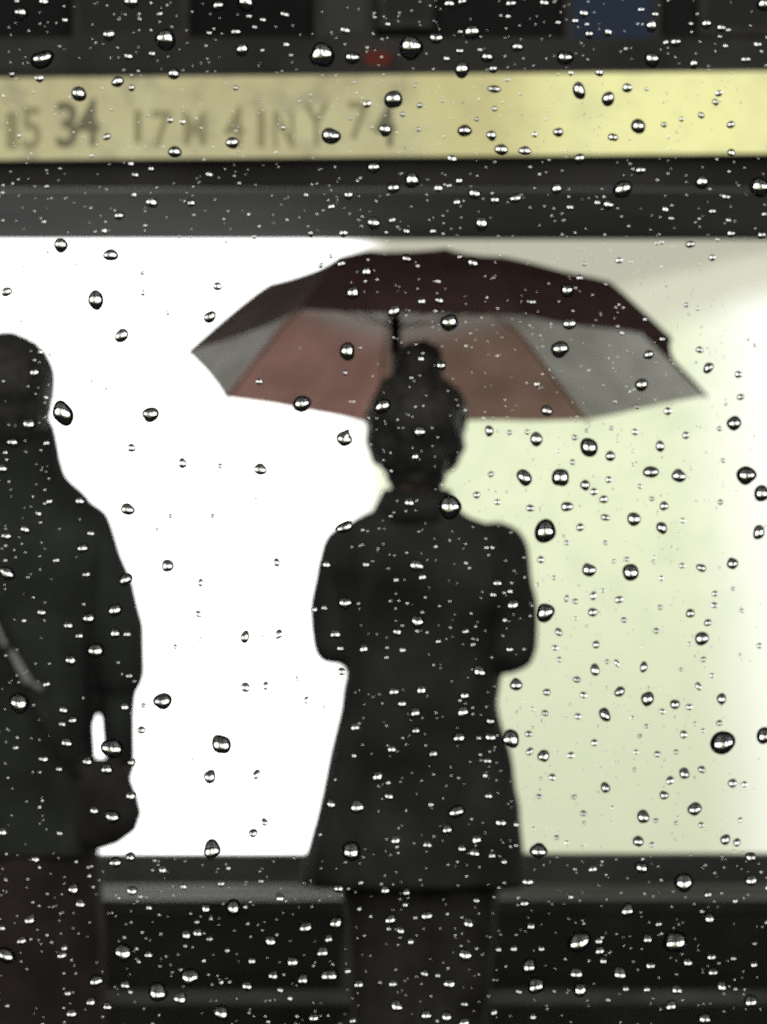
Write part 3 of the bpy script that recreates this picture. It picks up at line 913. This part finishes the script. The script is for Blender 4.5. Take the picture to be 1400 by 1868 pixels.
RINGS = '''215,148,22 144,171,27 604,248,36,30 424,260,25 319,277,25 195,249,15 311,219,11 670,190,14 700,240,24 430,160,10 240,160,12
718,181,33 703,237,24 848,238,26 897,247,18 902,162,24,14 1057,165,22,34 1110,180,23,28 1145,160,18 1165,230,27 1119,250,18 1094,132,16 1019,241,18 915,273,24 958,275,22 976,245,10 1212,227,11 1280,210,12 1312,170,14 1306,186,12 1334,227,16 1244,217,9 1335,279,16 870,217,9 735,208,10 903,198,10 764,236,9 766,192,12 1058,289,18 1180,162,8
111,447,27,28 202,465,28,24 12,532,22 175,547,30,37 222,612,25,28 260,498,11 261,534,9,14 306,570,8,12 397,522,17,18 383,578,26 43,486,8 31,454,6 38,586,8 115,754,40,46 275,756,33,28 167,695,7 194,709,8 240,817,17 333,845,17,20 402,850,13 475,856,24,23 233,929,28,22 551,736,32,30 645,852,5 467,909,7 155,804,6 148,834,5
1277,638,13 1293,671,17,22 1348,683,14 1352,724,14 1340,772,27,26 1219,750,15 1313,782,9 1163,742,8 893,786,16,20 930,789,9 979,801,23,26 1075,816,32,36 1114,832,17,20 1049,798,11 1205,814,17,20 1252,794,14 1159,788,12 1116,781,8 957,871,26,32 1023,871,30,36 1009,850,14 1068,885,17,20 1084,897,14 1111,875,12 1102,911,16 1188,861,27,23 1239,868,25,25 1362,867,36,34 1390,900,28,30 1045,843,10 896,865,11 870,903,13 908,916,12 968,927,15 1035,924,22 1212,923,15,18 1190,910,10 1168,887,10 1315,916,10 1320,840,9 821,925,44,40 1130,475,13 1253,556,10 1300,470,12
306,1032,25,23 366,1063,11,17 362,1120,12,16 447,1162,18,24 509,1157,15,20 448,1254,18,20 485,1251,12,18 505,1026,13,18 311,941,10 388,941,10 287,965,10 504,1079,6 479,1161,6,8 320,1180,9,12 365,1166,7,12 283,1196,7 542,1238,7,14 559,1277,11,16 591,1290,7,12 297,1279,36,31 262,1287,12 258,1332,18 332,1334,6 404,1358,34,40 352,1385,7 470,1224,5
995,969,41,42 1075,1040,24,26 1151,1044,30,32 995,1118,35,34 1157,947,24,26 1208,963,20,22 1105,944,18,12 1059,962,14 1034,990,10 987,1021,14 1105,990,8 1144,1020,10 1011,1054,9 1280,1036,18 1245,1032,11 1337,1028,20,22 1385,971,22,26 1083,1087,12,16 1050,1097,11 1034,1092,7,14 1130,1094,15 1082,1117,18 1020,1153,12,17 1088,1176,12,16 1139,1131,11 1304,1104,13 1305,1083,12 1338,1074,8 1260,1119,17 1292,1136,15 1354,1114,9 1281,1165,25,26 1013,1182,12 1086,1222,16,24 1175,1217,14,20 1126,1210,8,16 1053,1240,14 1131,1262,18,20 1182,1275,23,28 998,1263,14 1065,1268,13 1104,1304,19,28 1055,1307,12 995,1301,12 1275,1252,11,16 1317,1275,18,20 1232,1285,18 1258,1290,12 1209,1298,11 1313,1319,12 942,1249,22 932,1348,33,34 992,1379,20,24 965,1339,14 967,1371,12,16 1085,1355,13 1042,1378,13 1168,1343,9 1248,1340,13,16 1319,1355,46,43 1395,1342,28,32 1386,1178,10 1284,1203,10 1161,1372,9 1200,1376,12 1282,1400,13 1180,1325,9 1234,1372,9 1198,1151,11 1205,1108,9
383,1417,24,26 468,1413,15,20 483,1500,13,18 462,1520,20,16 387,1550,34,36 983,1553,32,30 1105,1437,17,20 1174,1490,22,26 1165,1535,18,22 1268,1476,24,26 1249,1411,18,22 1223,1424,15 1212,1451,16 1281,1404,14 1337,1429,16 1359,1431,11 1280,1505,11 1008,1418,14 984,1453,11 1048,1454,10 1065,1484,12 1197,1497,10 1324,1532,18,20 1345,1537,14 1190,1541,10 1016,1528,9 1158,1404,7 1351,1496,9'''
drops = []
for txt, k_ in ((BARS, 1 / 0.80), (RINGS, 1.0)):
    for tok in txt.split():
        v = [float(q) for q in tok.split(',')]
        wd = v[2] * k_
        ht = (v[3] * k_ if len(v) > 3 else wd * random.uniform(0.82, 1.08))
        drops.append((v[0], v[1], wd, ht, k_ > 1))
drops.sort(key=lambda d: -d[2] * d[3])
kept = [(628, 801, 29, 32)]
def clear_of(px, py, wd):
    return all((px - q[0]) ** 2 + (py - q[1]) ** 2 > (0.52 * (wd + max(q[2], q[3]))) ** 2 for q in kept)
for d in drops:                                             # beads that touch would have run together
    if clear_of(d[0], d[1], d[2]):
        kept.append(d)
drops = kept[1:]


def drop_mesh(bm, px, py, wd, ht, seg, rings, theta, tear=False, irregular=0.10, gap=0.00012):
    """a bead of water: flat against the pane, domed outwards, sagging a little"""
    c = P(px, py, GD)
    ra, rb = wd / 2 * GPX, ht / 2 * GPX
    ph = [random.uniform(0, 6.28) for _ in range(3)]
    am = [random.uniform(0.2, 1) * irregular for _ in range(3)]
    rot = random.uniform(-0.5, 0.5)
    sag = random.uniform(0.0, 0.12)
    rm_ = (ra + rb) / 2
    th = theta
    def outline(t_):
        f = 1 + am[0] * math.cos(2 * t_ + ph[0]) + 0.6 * am[1] * math.cos(3 * t_ + ph[1]) + 0.4 * am[2] * math.cos(4 * t_ + ph[2])
        if tear:
            d_ = abs((t_ - math.pi / 2 + math.pi) % (2 * math.pi) - math.pi)
            f *= 1 + 0.75 * math.exp(-(d_ / 0.30) ** 1.4)
        return f
    rhos = [math.sin((i + 1) / rings * math.pi / 2) for i in range(rings)]
    def hgt(rho):
        return (math.sqrt(max(0.0, 1 - (rho * math.sin(th)) ** 2)) - math.cos(th)) / math.sin(th) * rm_
    yb = GD + gap
    top = bm.verts.new((c.x, yb + hgt(0), c.z - sag * rb))
    prev = None
    rows = []
    for rho in rhos:
        row = []
        for k_ in range(seg):
            t_ = 2 * math.pi * k_ / seg
            f = outline(t_)
            x = math.cos(t_) * ra * rho * f
            z = math.sin(t_) * rb * rho * f
            x, z = x * math.cos(rot) - z * math.sin(rot), x * math.sin(rot) + z * math.cos(rot)
            row.append(bm.verts.new((c.x + x, yb + hgt(rho), c.z + z - sag * rb * (1 - rho * rho))))
        rows.append(row)
    base = [bm.verts.new(v.co) for v in rows[-1]]
    for k_ in range(seg):
        n_ = (k_ + 1) % seg
        bm.faces.new((top, rows[0][n_], rows[0][k_]))
        for i in range(rings - 1):
            bm.faces.new((rows[i][k_], rows[i][n_], rows[i + 1][n_], rows[i + 1][k_]))
    bm.faces.new(base[::-1])


def orient(bm):
    """domes face outwards (+Y), the flat backs face the pane"""
    for f in bm.faces:
        f.normal_update()
        flat = len(f.verts) > 4
        if (f.normal.y > 0) == flat:
            f.normal_flip()


def theta_for(wd):
    if wd >= 26: return R(random.uniform(64, 78))
    if wd >= 16: return R(random.uniform(54, 74))
    return R(random.uniform(42, 68))


def add_drop(px, py, wd, ht, tear=False):
    bm = bmesh.new()
    drop_mesh(bm, px, py, wd, ht, 32, 9, theta_for(wd), tear)
    orient(bm)
    obj('raindrop', bm, M['water'], pane, True)

add_drop(628, 801, 29, 27, True)
for d in drops[:299]:
    add_drop(*d[:4])
bm = bmesh.new()
for d in drops[299:]:
    drop_mesh(bm, d[0], d[1], d[2], d[3], 14, 5, theta_for(d[2]))
cells = {}
def cell_add(q):
    cells.setdefault((int(q[0] // 60), int(q[1] // 60)), []).append(q)
for q in kept:
    cell_add(q)
def clear_cell(px, py, wd):
    cx_, cy_ = int(px // 60), int(py // 60)
    for i in (-1, 0, 1):
        for j in (-1, 0, 1):
            for q in cells.get((cx_ + i, cy_ + j), ()):
                if (px - q[0]) ** 2 + (py - q[1]) ** 2 < (0.52 * (wd + max(q[2], q[3]))) ** 2:
                    return False
    return True
for n_ in range(3900):                                      # drizzle too fine to count
    px, py = random.uniform(-40, 1440), random.uniform(-40, 1908)
    if 90 < px < 640 and 440 < py < 1550 and random.random() < 0.9: continue
    if px > 1330 and 560 < py < 1550 and random.random() < 0.75: continue
    wd = 2.2 + (7.0 if n_ < 1000 else 2.6) * random.random() ** 2.5
    if not clear_cell(px, py, wd * 1.2): continue
    cell_add((px, py, wd, wd * 1.2))
    drop_mesh(bm, px, py, wd, wd * random.uniform(0.8, 1.3), 9, 3, R(random.uniform(30, 60)))
orient(bm)
tag(obj('fine_drizzle', bm, M['water'], pane, True), kind='stuff')

# the rest of the pane, outside the picture, is just as wet
bm = bmesh.new()
for _ in range(4200):
    px, py = random.uniform(-4200, 5600), random.uniform(-1500, 3300)
    if -45 < px < 1445 and -45 < py < 1913: continue
    wd = 8 + 34 * random.random() ** 2.6
    if not clear_cell(px, py, wd * 1.1): continue
    cell_add((px, py, wd, wd * 1.1))
    drop_mesh(bm, px, py, wd, wd * random.uniform(0.85, 1.1), 14, 5, theta_for(wd))
orient(bm)
tag(obj('outer_raindrops', bm, M['water'], pane, True), kind='stuff')
